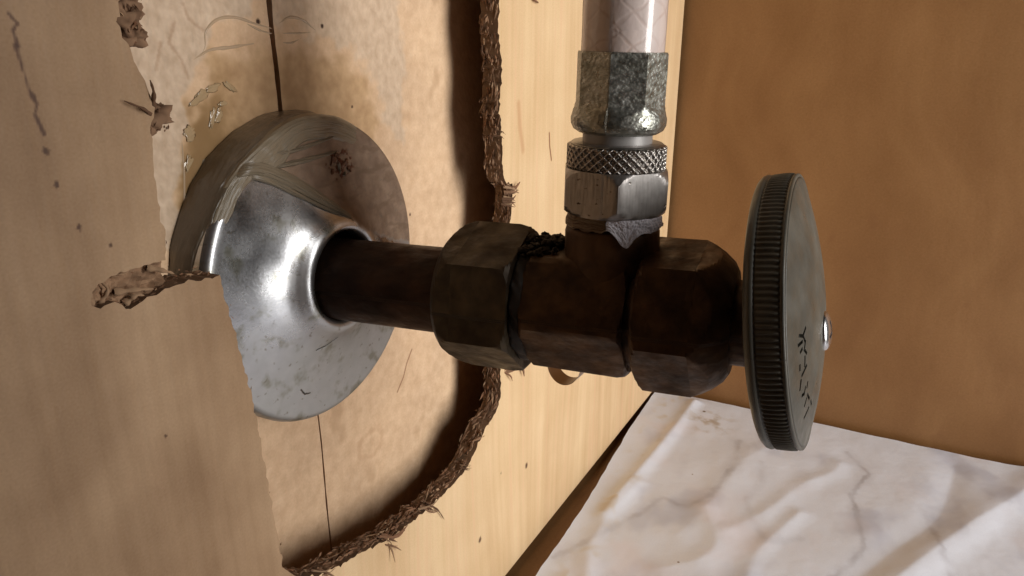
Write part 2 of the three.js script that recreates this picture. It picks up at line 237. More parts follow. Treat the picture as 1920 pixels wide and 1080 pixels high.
  // clumps of loosened fibre at the upper left of the hole
  const clump = (cx, cy, cz, n, R, s0) => { const gs = [(() => { const l = lump(R, 1.1, 0.85, 0.7, 1.1, s0, 4); l.translate(cx, cy, cz); l.deleteAttribute('uv'); return paintNoise(l, 0.8).toNonIndexed(); })()];
    for (let k = 0; k < n; k++) { const d = [rr(-1, 1), rr(-1, 1), rr(-0.3, 1)]; gs.push(chip(cx + d[0] * R * 0.95, cy + d[1] * R * 0.75, cz + d[2] * R * 0.6, rr(0.2, 0.7), rr(0.12, 0.35), rr(0.06, 0.2), [rr(-1, 1), rr(-1, 1), rr(-0.6, 0.6)])); }
    mesh('fibre_clump', mmg(mergeGeometries(gs)), fibreMat, panel); };
  clump(-40.2, 33.2, 13.2, 70, 2.1, 1.5); clump(-38.6, 34.0, 13.0, 50, 1.5, 4.5); clump(-42.6, 46.5, 13.5, 60, 2.3, 7.5); clump(-41.2, 44.2, 13.0, 40, 1.7, 8.5); clump(-42.3, 50.5, 13.4, 40, 2.6, 10.5);
  splinter([[-41, 34, 14.5], [-43, 35, 15.8], [-45.6, 36.2, 15.7]], 0.35, fibreColors[3]);
  splinter([[-40.5, 35, 14.5], [-41, 37, 15.7], [-41.4, 38.6, 15.8]], 0.45, fibreColors[3]);
  // torn-out pocket: rough core left standing below the veneer face
  const pocket = grid(64, 30, (u, v) => { const x = mix(-55.4, -41.6, u), y = mix(7.6, 15.2, v); return [x, y, 13.4 + 2.2 * fbm(x * 0.33, y * 0.55, 4, 3.3)]; });
  pocket.deleteAttribute('uv'); const pk = paintNoise(toCreasedNormals(pocket, 0.5), 0.45); { const a = pk.attributes.color; for (let i = 0; i < a.count; i++) a.setXYZ(i, a.getX(i) * 1.0 + 0.09, a.getY(i) * 1.0 + 0.06, a.getZ(i) * 1.0 + 0.035); }
  mesh('torn_core', mmg(pk), fibreMat, panel);
  for (const [pts, r] of [[[[-53.2, 10.6, 13.8], [-53.6, 12.6, 14.6], [-52.8, 13.6, 14.4]], 0.5], [[[-51.8, 10.4, 13.6], [-51.2, 12.3, 14.7], [-51.8, 13.6, 14.2]], 0.45], [[[-49.8, 11.3, 13.8], [-47, 11.0, 14.8], [-44.2, 10.3, 14.5]], 0.5], [[[-44.5, 13.4, 14], [-42.6, 12.6, 15], [-40.6, 11.6, 14.6]], 0.5], [[[-48.5, 9.4, 14], [-47.4, 10.4, 15.1], [-46.2, 10.0, 15.0]], 0.55]]) splinter(pts, r, fibreColors[2]);
}

// ---------------------------------------------------------------- cabinet side, floor and an added light blocker outside the frame
const sideTex = tex(1024, 1024, (u, v) => { const z = u * 330, y = v * 330; const g = fbm(z * 0.05 + nz(z * 0.02, y * 0.02) * 1.2, y * 0.012, 4, 2.2), b = fbm(z * 0.035, y * 0.03, 4, 7.7), f = fbm(z * 1.7, y * 1.7, 3, 3.3), s = smooth(0.28, 0.5, fbm(z * 0.11, y * 0.09, 3, 13.3));
  let c = [138 + g * 16 + b * 12 + f * 14, 99 + g * 16 + b * 11 + f * 14, 59 + g * 14 + b * 10 + f * 14]; return mix3(c, [124, 84, 50], s * 0.3); }, true);
const sideMat = std({ map: sideTex, roughness: 0.5, bumpMap: tex(512, 512, (u, v) => 128 + fbm(u * 160, v * 40, 3, 2) * 70, false), bumpScale: 0.0002 });
{
  const g = new THREE.BoxGeometry(15, 420, 300); g.translate(SIDE_X + 7.5, 90, 150.5); mmg(g); setUV(g, (x, y, z) => [z * 1000 / 330, (y * 1000 + 120) / 330]);
  structure(mesh('cabinet_side_panel', g, sideMat), 'orange brown cabinet side panel to the right of the valve', 'panel');
  const f = new THREE.BoxGeometry(SIDE_X + 360, 14, 300); f.translate((SIDE_X - 360) / 2, FLOOR_Y - 7, 150.3); mmg(f); setUV(f, (x, y, z) => [x * 1000 / 330, z * 1000 / 330]);
  structure(mesh('cabinet_floor', f, sideMat), 'brown cabinet floor board under the marbled liner', 'floor');
  const dgeo = new THREE.BoxGeometry(440, 420, 18); dgeo.translate(-250, 96, 312); mmg(dgeo); setUV(dgeo, (x, y) => [x * 1000 / 330, y * 1000 / 330]);
  const blocker = group('added_light_blocker'); tag(blocker, 'added unseen wooden board that shades the left of the back panel', 'blocker');  // added board, placed only to keep light off the left of the panel
  mesh('blocker_board', dgeo, sideMat, blocker);
}

// ---------------------------------------------------------------- marbled shelf liner
{
  const EDGE = [[-360, 24], [40, 24], [66.6, 22.9], [87.4, 22.6], [113.1, 21.5], [171.7, 17.2], [217.3, 15.6]];
  const edgeZ = (x) => { for (let i = 0; i + 1 < EDGE.length; i++) if (x <= EDGE[i + 1][0]) return mix(EDGE[i][1], EDGE[i + 1][1], (x - EDGE[i][0]) / (EDGE[i + 1][0] - EDGE[i][0])); return 15.6; };
  const folds = [[[[210, 35], [200.7, 34.5], [164.9, 33.2], [132.0, 30.9], [108.1, 29.5]], 2.4, 2.6], [[[215, 168], [193.9, 161.1], [161.8, 142.9], [123.4, 124.1], [100, 112]], 2.6, 5.5], [[[206, 139], [198.6, 138.8], [163.7, 133.2], [136.6, 120.6], [112.8, 109.6]], -1.6, 4.5], [[[185, 99], [176.1, 97.0], [160.4, 87.5], [138.7, 79.7], [120, 70]], 1.0, 3.2], [[[142.3, 89.9], [112.3, 81.0], [97.3, 80.6], [80, 78]], 1.2, 3.0], [[[60, 42], [74.3, 37.3], [95.5, 31.5], [133.9, 34.4]], 1.3, 3.0], [[[200, 80], [170, 66], [140, 62], [110, 56]], 0.8, 5], [[[128, 60], [112, 68], [100, 66], [90, 56]], 1.2, 4.5]];
  const foldLines = folds.map(([P, a, w]) => [spline(P), a * 0.75, w * 1.15]);
  const height = (x, z) => { let h = -113.6 + 1.3 * fbm(x * 0.022, z * 0.03, 3, 4.4); for (const [P, a, w] of foldLines) { const d = lineDist(x, z, P); if (d < w * 3) h += a * (0.8 * Math.exp(-((d / w) ** 2)) + 0.25 * Math.exp(-d / (0.4 * w))) * (1 + 0.4 * nz(x * 0.06, z * 0.06, 2)); } const e = z - edgeZ(x); h += 0.5 * Math.exp(-e / 3); return Math.max(h, FLOOR_Y + 0.4); };
  const xs = []; for (let x = -360; x < 40; x += 25) xs.push(x); for (let x = 40; x < 216.4; x += 0.9) xs.push(x); xs.push(216.6);
  const ts = []; for (let t = 0; t < 160; t += 0.95) ts.push(t); for (let t = 160; t <= 270; t += 10) ts.push(t);
  const g = grid(xs.length - 1, ts.length - 1, (u, v) => { const x = xs[Math.round(u * (xs.length - 1))], t = ts[Math.round(v * (ts.length - 1))], z = edgeZ(x) + t * (1 + 0) + 0.25 * nz(x * 0.2, 3.3) * (t < 1 ? 1 : 0); const xx = x > 216 ? x - 0.6 + 0.9 * nz(z * 0.05, 8.1) : x; return [xx, height(xx, z), z]; });
  mmg(g); setUV(g, (x, y, z) => [(x * 1000 - 30) / 190, (z * 1000 - 10) / 190]);
  const veins = [[[[184.4, 60.0], [165, 63], [152.8, 61.7], [145, 60.5], [137.3, 59.4], [127.0, 54.4], [129.1, 44.1], [120, 42], [113.4, 39.3], [91.5, 30.3], [79.0, 24.4]], 0.9, 0.55], [[[196.6, 100.9], [182.9, 109.7], [163.8, 105.2], [144.0, 109.6], [131.8, 111.6], [116.7, 106.2], [108.2, 100.9], [95, 98]], 0.7, 0.6], [[[165, 128], [155.7, 131.5], [140.5, 133.8], [127.6, 137.3]], 0.8, 0.5], [[[170, 72], [155.7, 74.8], [142.0, 71.7], [130, 76], [119.7, 83.0], [127.8, 92.0]], 1.2, 0.3]];
  const map = tex(1400, 1400, (u, v) => { const x = 30 + u * 190, z = 10 + v * 190; const wx = x + 5 * fbm(x * 0.06, z * 0.06, 3, 1), wz = z + 5 * fbm(x * 0.06, z * 0.06, 3, 5);
    const cl = fbm(wx * 0.025, wz * 0.035, 4, 3.3), pk = fbm(wx * 0.03, wz * 0.03, 3, 9.1), f = fbm(x * 2, z * 2, 2, 6);
    let c = [233 + f * 8, 238 + f * 8, 249 + f * 6]; c = mix3(c, [208, 212, 226], smooth(0.02, 0.4, cl)); c = mix3(c, [236, 224, 226], smooth(0.05, 0.4, pk) * 0.4);
    for (const [P, w, a] of veins) { const d = lineDist(x + 1.6 * fbm(x * 0.25, z * 0.25, 3, 7), z + 1.6 * fbm(x * 0.25, z * 0.25, 3, 2), P); c = mix3(c, [168, 165, 170], a * (0.7 * smooth(w * 2.2, 0.05, d) * clamp(0.55 + 1.3 * fbm(x * 0.09, z * 0.09, 2, 4)) + 0.5 * smooth(w * 6, 0, d) * clamp(0.4 + fbm(x * 0.1, z * 0.1, 2, 9)))); }
    const dirt = Math.exp(-(((x - 196) / 10) ** 2 + ((z - 45) / 9) ** 2)) * smooth(-0.1, 0.35, fbm(x * 0.16, z * 0.16, 4, 8)); c = mix3(c, [150, 122, 84], clamp(dirt * 0.5));
    const strip = smooth(8, 0, Math.abs(z - edgeZ(x) - 9)) * smooth(0.0, 0.3, fbm(x * 0.07, z * 0.1, 3, 15)); c = mix3(c, [205, 184, 152], strip * 0.5);
    for (const [sx, sz, r] of [[95, 60, 0.5], [204, 41, 0.9], [150, 50, 0.35]]) c = mix3(c, [96, 70, 52], 0.8 * smooth(r, r * 0.4, Math.hypot(x - sx, z - sz)));
    return c; }, true);
  const m = std({ map, roughness: 0.42, bumpMap: tex(512, 512, (u, v) => 128 + fbm(u * 60, v * 60, 3, 4) * 90, false), bumpScale: 0.00025 });
  tag(mesh('shelf_liner', g, m), 'wrinkled white marble-print vinyl liner covering the cabinet floor', 'shelf liner');
}

// ---------------------------------------------------------------- escutcheon
const ESC = [[30.05, 0], [30.05, 5.3], [29.95, 6.1], [29.6, 6.8], [29.0, 7.25], [28.2, 7.45], [26.5, 7.6], [23, 8.0], [19.5, 8.6], [16.5, 9.4], [14.4, 10.2], [12.9, 11.0], [11.8, 11.75], [11.0, 12.3], [10.3, 12.6], [9.6, 12.6], [9.0, 12.25], [8.7, 11.5], [8.65, 9]];
const escCurve = new THREE.SplineCurve(ESC.map((p) => new THREE.Vector2(...p))).getPoints(110);
const escZ = (x, y) => { const r = Math.hypot(x, y); if (r > 30.05) return 0; for (let i = 1; i < ESC.length; i++) if (r >= ESC[i][0] && ESC[i][1] > 5) { const a = ESC[i - 1], b = ESC[i]; return mix(a[1], b[1], (a[0] - r) / Math.max(1e-3, a[0] - b[0])); } return 12.4; };
const FILM = [[-24, 18.5], [-20.8, 22.4], [-12.8, 20.1], [-7.8, 16.6], [-2.4, 13.5], [2.4, 11.2], [4.4, 9.1], [7.5, 7.3], [13, 5], [29.1, -1], [34, 14.2], [20, 30], [0, 36], [-20, 32], [-30, 22]];
{
  const esc = group('escutcheon'); tag(esc, 'dulled chrome escutcheon plate around the stub pipe, smeared with sealant', 'escutcheon');
  const filmA = (x, y) => smooth(-0.5, 0.9, signed(x, y, FILM) + 1.2 * fbm(x * 0.35, y * 0.35, 3, 5));
  const haze = (x, y) => clamp(0.25 + 0.7 * fbm(x * 0.09, y * 0.09, 3, 6.2) + 0.75 * smooth(-2, -20, y - 0.3 * x));
  const spots = (x, y) => smooth(0.26, 0.46, fbm(x * 0.8, y * 0.8, 3, 9.4));
  const crack = (x, y) => Math.max(smooth(0.22, 0.04, lineDist(x, y, [[-7, -13.5], [-4.5, -13.2], [-2.5, -12.2]]) + 0.1 * nz(x * 3, y * 3)), smooth(0.2, 0.04, lineDist(x, y, [[-10, -21], [-9, -22.4], [-7.5, -22.8]]) + 0.1 * nz(x * 4, y * 4)));
  const rust = (x, y) => smooth(0.02, 0.3, fbm(x * 0.9, y * 0.9, 4, 21) + 0.42 - Math.hypot((x - 5.2) / 4.6, (y - 20.6) / 3.2) * 0.55) * smooth(1.25, 0.75, Math.hypot((x - 5.2) / 4.6, (y - 20.6) / 3.2));
  const N = 1024, at = (fn, srgb) => tex(N, N, (u, v) => fn(-33 + 66 * u, -33 + 66 * v), srgb);
  const map = at((x, y) => { let c = [196 + 16 * fbm(x * 0.4, y * 0.4, 3), 197 + 16 * fbm(x * 0.4, y * 0.4, 3), 200 + 16 * fbm(x * 0.4, y * 0.4, 3)]; const h = haze(x, y); c = mix3(c, [170, 171, 164], h * 0.5); c = mix3(c, [142, 140, 126], 0.75 * smooth(0.08, 0.4, fbm(x * 0.2, y * 0.2, 4, 17)));
    const f = filmA(x, y), w = fbm(x * 0.3, y * 0.3, 4, 3); c = mix3(c, [140 + w * 46, 114 + w * 44, 92 + w * 40], f * 0.9); c = mix3(c, [120, 98, 78], f * 0.5 * smooth(0.05, 0.3, fbm(x * 0.15, y * 0.5, 3, 2)));
    c = mix3(c, [92, 46, 24], 0.85 * rust(x, y)); c = mix3(c, [60, 58, 52], 0.8 * crack(x, y)); c = mix3(c, [120, 112, 98], 0.5 * spots(x, y)); const r = Math.hypot(x, y); return c; }, true);
  const mr = at((x, y) => { const f = filmA(x, y), h = haze(x, y); const rgh = mix(mix(0.2, 0.46, h), 0.62 + 0.2 * fbm(x * 0.5, y * 0.5, 3, 4), f * 0.95); const met = mix(mix(1, 0.82, h), 0.12, f * 0.95) * (1 - 0.9 * rust(x, y)); return [255, clamp(rgh + 0.25 * rust(x, y) + 0.05 * fbm(x * 2, y * 2, 3)) * 255, met * 255]; }, false);
  const bump = at((x, y) => 120 + filmA(x, y) * (30 + 70 * fbm(x * 0.25, y * 0.6, 4, 3)) + 16 * fbm(x * 0.14, y * 0.14, 2, 8) + 2 * fbm(x * 1.6, y * 1.6, 2, 5) - 40 * crack(x, y) + 50 * rust(x, y), false);
  const m = std({ map, metalness: 1, roughness: 1, metalnessMap: mr, roughnessMap: mr, bumpMap: bump, bumpScale: 0.0007 });
  const g = mmg(lathe(escCurve.map((p) => [p.x, p.y]), 160)); setUV(g, (x, y) => [(x * 1000 + 33) / 66, (y * 1000 + 33) / 66]);
  mesh('flange', g, m, esc);
}

// ---------------------------------------------------------------- sealant smeared over the plate and the wall
{
  const seal = group('sealant'); tag(seal, 'brownish smeared silicone sealant over the top of the escutcheon and wall', 'sealant');
  const silicone = std({ color: new THREE.Color().setRGB(0.56, 0.41, 0.27), roughness: 0.25, clearcoat: 0.8, clearcoatRoughness: 0.1 });
  const brown = std({ color: new THREE.Color().setRGB(0.12, 0.09, 0.06), roughness: 0.3, clearcoat: 0.6, clearcoatRoughness: 0.25, bumpMap: tex(512, 512, (u, v) => 128 + fbm(u * 14, v * 5, 4, 4) * 120, false, THREE.RepeatWrapping), bumpScale: 0.0005 });
  const smear = std({ color: new THREE.Color().setRGB(0.25, 0.20, 0.135), roughness: 0.32, clearcoat: 0.4, clearcoatRoughness: 0.3, bumpMap: tex(256, 256, (u, v) => 128 + fbm(u * 4, v * 14, 4, 4) * 140, false, THREE.RepeatWrapping), bumpScale: 0.0004 });
  // bead in the corner between plate and wall, thickest at the upper left
  const bead = grid(150, 16, (u, v) => { const th = mix(68, 186, u) * D2R, amt = Math.pow(Math.sin(Math.PI * clamp(u, 0.001, 0.999)), 0.6); const w = 1.3 * amt * (1 + 0.45 * fbm(u * 9, 1.2, 3, 2)), ang = v * Math.PI / 2;
    const rr0 = 29.7 + (0.35 + w) * Math.cos(ang) * (1 + 0.18 * fbm(u * 14, v * 3, 3, 6)), z = (0.2 + (6.6 * amt + 0.2) * Math.sin(ang)) * (1 + 0.12 * fbm(u * 12, v * 4, 3, 9)); return [rr0 * Math.cos(th), rr0 * Math.sin(th), z]; });
  mesh('bead', mmg(bead), brown, seal);
  // dragged sheet lying on the plate, wrapped over its rim
  const over = grid(90, 24, (u, v) => { const th = mix(64, 150, u) * D2R, inn = mix(25.5, 27.6, smooth(0.3, 0.9, u)) + 1.2 * fbm(u * 7, 0.4, 3, 3) - 2.5 * Math.exp(-(((u - 0.62) / 0.12) ** 2)); const r = mix(inn, 30.1, v), x = r * Math.cos(th), y = r * Math.sin(th); const e = Math.min(1, 6 * Math.min(u, 1 - u)) * smooth(0, 0.12, v); return [x * (1 + 0.012 * v * e), y * (1 + 0.012 * v * e), escZ(x * 0.9985, y * 0.9985) + e * (0.35 + 0.35 * fbm(u * 12, v * 3, 3, 7)) - 0.05]; });
  mesh('smear_layer', mmg(over), smear, seal);
  // wedge-shaped smear across the face
  const A = [[-21.5, 21.5], [-17, 21.6], [-12.2, 19.6], [-7.1, 16.6], [-1.7, 13.2], [2.8, 10.6]], B = [[-20.5, 24.2], [-16, 24.0], [-10.5, 21.9], [-5.5, 18.9], [-0.6, 15.0], [3.4, 11.3]];
  const ca = new THREE.SplineCurve(A.map((p) => new THREE.Vector2(...p))), cb = new THREE.SplineCurve(B.map((p) => new THREE.Vector2(...p)));
  mesh('smear_wedge', mmg(grid(80, 20, (u, v) => { const a = ca.getPoint(u), b = cb.getPoint(u), x = mix(a.x, b.x, v), y = mix(a.y, b.y, v); const e = Math.pow(Math.sin(Math.PI * clamp(v, 0, 1)), 0.4) * Math.min(1, (1 - u) * 8) * Math.min(1, u * 12); return [x, y, escZ(x, y) + e * (0.55 + 0.5 * (1 - v) + 0.3 * fbm(u * 4, v * 4, 3, 2) + 0.8 * Math.exp(-((u / 0.16) ** 2))) - 0.03]; })), smear, seal);
  const onFace = (P, lift) => P.map(([x, y]) => [x, y, escZ(x, y) + lift]);
  const ridge = (P, r, m = smear) => mesh('smear_ridge', mmg(tube(onFace(P, 0.02), (k) => r * Math.pow(Math.sin(Math.PI * clamp(k, 0.02, 0.98)), 0.5) * (1 + 0.3 * nz(k * 9, 3)), 40, 8)), m, seal);
  ridge([[-21.8, 21.2], [-17, 21.4], [-12.2, 19.4], [-7.1, 16.4], [-1.7, 13.0], [3.0, 10.4]], 0.55);
  ridge([[-13.6, 23.2], [-12.6, 22.4], [-9.9, 22.4], [-4.3, 22.6], [4.7, 23.1]], 0.5);
  ridge([[-14.5, 25], [-9, 24.6], [-3, 25], [6, 26.2]], 0.42);
  ridge([[-20, 22.6], [-17.5, 23.0], [-15, 22.6]], 1.0);
  // curl of metallic-looking paste and rusty blob
  const rusty = std({ color: new THREE.Color().setRGB(0.22, 0.10, 0.05), roughness: 0.5 });
  for (const [x, y, a, b, r, k] of [[3.0, 21.6, 1.0, 0.45, 0.9, 1], [4.6, 22.4, 0.7, 0.4, -0.4, 2], [4.4, 20.0, 1.1, 0.35, 1.5, 3], [6.6, 20.6, 0.9, 0.5, 0.5, 4], [7.6, 19.2, 0.6, 0.35, -0.8, 5], [5.6, 18.6, 0.5, 0.3, 0.2, 6], [2.2, 19.6, 0.5, 0.25, 1.2, 7]]) { const g = lump(1, a, b, 0.4, 1.2, 40 + k * 3.3); g.rotateZ(r); g.translate(x, y, escZ(x, y)); mesh('rusty_crumb', mmg(g), k % 3 ? rusty : smear, seal); }
  // thin film of clear sealant with wrinkles and lumps on the wall
  const wl = (P, r) => mesh('wall_wrinkle', mmg(tube(P.map(([x, y]) => [x, y, -0.1]), (k) => 0.5 * r * (0.35 + 0.65 * Math.sin(Math.PI * clamp(k, 0.03, 0.97))) * (1 + 0.4 * nz(k * 8, r * 9)), 48, 8)), silicone, seal);
  wl([[-18.6, 40.9], [-17.4, 42.4], [-17.0, 44.6], [-14.4, 46.6], [-10.5, 47.1], [-6, 46.2], [-1.8, 45.4]], 0.55);
  wl([[-20, 40.4], [-16.5, 41.8], [-12, 42.2], [-6.5, 42.8]], 0.6);
  wl([[-8, 46.2], [-4.5, 45.0], [-1.8, 44.5]], 0.45); wl([[0.2, 46.3], [3.0, 47.4], [6.5, 47.0], [10, 45.2]], 0.55); wl([[0.2, 44.6], [4.5, 44.6], [10.2, 44.9]], 0.4); wl([[0.4, 43.0], [3, 42.9], [6, 43.8]], 0.4);
  wl([[-27.6, 9], [-25.6, 16], [-24.6, 22], [-24.2, 28.5]], 0.5);
  const lumpMat = std({ color: new THREE.Color().setRGB(0.44, 0.31, 0.17), roughness: 0.25, clearcoat: 0.8, clearcoatRoughness: 0.08 });
  const blob = (x, y, a, b, t, rot, s0) => { const g = lump(1, a * 1.15, b, t, 1.0, s0); g.rotateZ(rot); g.translate(x, y, 0.1); mesh('sealant_lump', mmg(g), lumpMat, seal); };
  for (const [x, y, a, b, r] of [[-16.6, 35.7, 1.0, 0.5, 0.3], [-12.8, 35.6, 1.0, 0.35, -0.6], [-19.6, 34.4, 1.3, 0.6, 0.6], [-16.0, 31.2, 0.9, 0.45, 1.1], [-17.6, 30.6, 1.2, 0.4, 1.2], [-15.0, 33.0, 0.7, 0.3, 0.1], [-22.6, 28.8, 0.8, 0.8, 0], [-23.5, 24.0, 1.0, 0.5, 1.2]]) blob(x, y, a * 1.2, b * 1.3, 0.16, r, x * 3.1);
}

// ---------------------------------------------------------------- pipe, valve, hose share one slightly tilted axis
const AX = new THREE.Object3D(); AX.position.set(-0.000675, -0.001276, 0); AX.rotation.set(-1.6645 * D2R, 5.3279 * D2R, 0, 'YXZ'); AX.updateMatrix();
const onAxis = (o) => { o.position.copy(AX.position); o.quaternion.copy(AX.quaternion); return o; };
const grime = (base, dark, f, s0, met0 = 0.75) => ({ map: tex(512, 512, (u, v) => { const n = fbm(u * f, v * f, 5, s0), n2 = fbm(u * f * 0.3, v * f * 0.3, 3, s0 + 4); return mix3(base, dark, clamp(0.5 + n * 1.1 + n2 * 0.9)); }, true, THREE.RepeatWrapping), roughnessMap: tex(512, 512, (u, v) => [255, 150 + fbm(u * f, v * f, 4, s0 + 2) * 130, 255], false, THREE.RepeatWrapping), roughness: 1.0, metalness: met0, bumpMap: tex(512, 512, (u, v) => 128 + fbm(u * f * 2, v * f * 2, 4, s0 + 9) * 110, false, THREE.RepeatWrapping), bumpScale: 0.0003 });
const brassOld = std(grime([112, 82, 54], [62, 43, 28], 9, 2.2, 0.4)), nutOld = std(grime([98, 84, 62], [60, 48, 35], 9, 6.2, 0.4)), copperOld = std(grime([80, 54, 37], [50, 33, 23], 8, 8.2, 0.4));
const cyl = (g, k = 0.04) => setUV(g, (x, y, z) => [Math.atan2(y, x) / 6.2832 * 2, z / k]);   // wraps round the axis
{
  const g = mmg(lathe([[7.3, 1], [7.94, 1], [7.94, 36], [7.3, 36]], 64)); cyl(g);
  tag(onAxis(mesh('stub_pipe', g, copperOld)), 'dark tarnished copper stub pipe coming out of the chrome plate', 'pipe');
}
const valve = onAxis(group('shutoff_valve')); tag(valve, 'dark tarnished brass angle stop valve with a ribbed round handle', 'valve');
const ZO = 66.09;
{
  const add = (name, g, m, parent = valve) => mesh(name, cyl(mmg(g)), m, parent);
  add('compression_nut', nut(6, 11.5, [[35.2, 8.0], [35.3, 9.2], [36.0, 10.8], [37.6, 12.5], [39.4, 13.3], [47.8, 13.3], [49.6, 12.9], [50.2, 12.2], [50.2, 8]], 141, 0.05, 22), nutOld);
  add('thread_dope', nut(24, 30, [[49.8, 8], [49.9, 10.2], [50.6, 10.7], [51.4, 10.6], [52.2, 10.3], [52.3, 8]], 0, 1.2, 50), std({ color: new THREE.Color().setRGB(0.035, 0.025, 0.018), roughness: 0.7 }));
  const crumbs = []; for (let k = 0; k < 60; k++) { const th = rr(60, 122) * D2R, z = rr(49.5, 56.5), r = 10.9 + rr(-0.2, 1.0) * (1 - Math.abs(z - 52) / 6), l = lump(rr(0.3, 0.8), rr(0.5, 1.3), rr(0.5, 0.9), rr(0.7, 1.6), 1.3, k * 1.7, 2); l.translate(r * Math.cos(th), r * Math.sin(th), z); crumbs.push(l); }
  add('dope_crumbs', mergeGeometries(crumbs), std({ color: new THREE.Color().setRGB(0.04, 0.028, 0.02), roughness: 0.8 }));
  const body = add('body', nut(6, 10.05, [[51.8, 8.0], [52.0, 10.4], [52.8, 11.3], [67.6, 11.45], [68.8, 11.1], [69.4, 10.2], [69.4, 8]], 184, 0.05, 22), brassOld);
  const neck = lathe([[5, 2], [7.8, 2], [7.8, 11], [7.75, 13.8], [7.5, 14.6], [7.0, 14.9], [6.6, 15.0], [6.6, 17.6], [4, 17.6]], 56); neck.rotateX(-Math.PI / 2); neck.translate(0, 0, ZO - 1.2); add('outlet_neck', neck, brassOld, body);
  add('packing_nut', nut(6, 11.25, [[68.6, 8], [68.8, 9.3], [70.3, 9.5], [70.7, 10.9], [71.4, 12.3], [71.9, 12.95], [79.8, 12.95], [81.4, 12.2], [83.0, 11.2], [84.6, 9.8], [85.4, 8.4], [85.6, 5]], 188, 0.04, 20), brassOld);
  add('stem', lathe([[5, 84], [6.9, 84], [6.9, 91.5], [5, 91.5]], 48), brassOld);
}
// hand wheel
{
  const wheel = new THREE.Group(); wheel.name = 'handwheel'; valve.add(wheel);
  wheel.position.set(0.00003, 0.00239, 0.09009); wheel.rotation.set(-7.73 * D2R, -3.68 * D2R, 0, 'YXZ');
  const wheelTex = grime([96, 92, 82], [74, 71, 62], 9, 3.3, 0.0);
  const wm = std({ ...wheelTex, roughness: 0.75, bumpScale: 0.00018 });
  // ribbed rim: turned profile, ribs only on the band between two smooth lips
  const prof = [[6, 0.6], [18.6, 0.2], [20.2, 0.05], [20.8, 0.3], [21.2, 0.7], [21.3, 1.1], [21.2, 1.45], [20.95, 1.55], [20.95, 1.75], [21.1, 2.0], [21.15, 3.0], [21.15, 4.0], [21.1, 4.75], [20.9, 4.95], [21.1, 5.05], [21.2, 5.25], [21.15, 5.5], [20.95, 5.62], [20.5, 5.6]];
  const RIB = 150, seg = RIB * 6;
  const rim = grid(seg, prof.length - 1, (u, v) => { const i = Math.round(v * (prof.length - 1)); let [r, z] = prof[i]; const th = u * 2 * Math.PI; if (i >= 9 && i <= 12) r += (0.15 + 0.09 * nz(u * 11, 4.4)) * Math.cos(u * RIB * 2 * Math.PI) + 0.05 * nz(u * 60, z); r += 0.06 * fbm(Math.cos(th) * 4, Math.sin(th) * 4, 3, z * 0.4); return [r * Math.cos(th), r * Math.sin(th), z]; }, true);
  mesh('ribbed_rim', cyl(mmg(rim)), wm, wheel);
  // domed face with the stamped strokes cut into it
  const dome = (r) => 5.6 + 2.95 * (1 - (r / 20.7) ** 2);
  const fp = [[0.001, 3]]; fp.push([20.7, 3], [20.7, 5.6]); for (let r = 20.2; r > 0; r -= 0.8) fp.push([r, dome(r)]); fp.push([0.001, dome(0)]);
  let face = new Brush(lathe(fp, 128)); face.updateMatrixWorld();
  const strokes = [[[-13.4, 1.8], [-14.7, 1.1]], [[-14.7, 1.1], [-16.0, 1.6]], [[-14.5, 1.0], [-14.0, 0.1]], [[-15.1, 0.4], [-16.6, 0.4]], [[-13.8, 0.0], [-14.4, -1.0]], [[-14.4, -1.0], [-13.5, -1.8]], [[-15.3, -0.6], [-15.9, -0.8]], [[-14.2, -2.2], [-14.3, -3.4]], [[-13.5, -3.7], [-15.4, -4.4]], [[-16.3, -2.7], [-16.3, -3.2]], [[-15.8, -5.1], [-16.1, -6.2]], [[-12.7, -6.6], [-12.9, -7.1]], [[-13.7, -6.9], [-14.1, -7.7]], [[-14.1, -7.7], [-15.0, -7.6]], [[-12.3, -8.6], [-11.1, -9.7]], [[-12.7, -9.1], [-13.3, -9.8]], [[-9.8, -10.6], [-9.1, -11.5]], [[-10.8, -11.3], [-12.7, -12.0]]];
  const ev = new Evaluator(); ev.useGroups = false; ev.attributes = ['position', 'normal', 'uv'];
  for (const [a, b] of strokes) { const L = Math.hypot(b[0] - a[0], b[1] - a[1]), cx = (a[0] + b[0]) / 2, cy = (a[1] + b[1]) / 2; const s = new Brush(new THREE.BoxGeometry(L + 0.5, 0.5, 1.6)); s.position.set(cx, cy, dome(Math.hypot(cx, cy)) + 0.25); s.rotation.z = Math.atan2(b[1] - a[1], b[0] - a[0]); s.updateMatrixWorld(); face = ev.evaluate(face, s, SUBTRACTION); face.updateMatrixWorld(); }
  const fg = face.geometry; setUV(fg, (x, y) => [x / 42 + 0.5, y / 42 + 0.5]); mmg(fg);
  mesh('stamped_face', fg, wm, wheel);
  // screw
  const sc = []; for (let k = 0; k <= 12; k++) { const a = k / 12 * Math.PI / 2; sc.push([Math.max(0.001, 3.05 * Math.cos(a)), 0.25 + 1.05 * Math.sin(a)]); } sc.unshift([0.001, -1], [3.05, -1]);
  let head = new Brush(lathe(sc, 48)); head.updateMatrixWorld();
  for (const a of [0.35, 0.35 + Math.PI / 2]) { const s = new Brush(new THREE.BoxGeometry(3.6, 0.75, 1.6)); s.position.set(0, 0, 1.25); s.rotation.z = a; s.updateMatrixWorld(); head = ev.evaluate(head, s, SUBTRACTION); head.updateMatrixWorld(); }
  const hg = head.geometry; hg.translate(0, -3.1, dome(3.1) - 0.25); mmg(hg);
  const so = mesh('screw', hg, std({ color: new THREE.Color().setRGB(0.72, 0.71, 0.72), metalness: 1, roughness: 0.25 }), wheel); so.userData.label = 'bright cross-slot screw head';
}
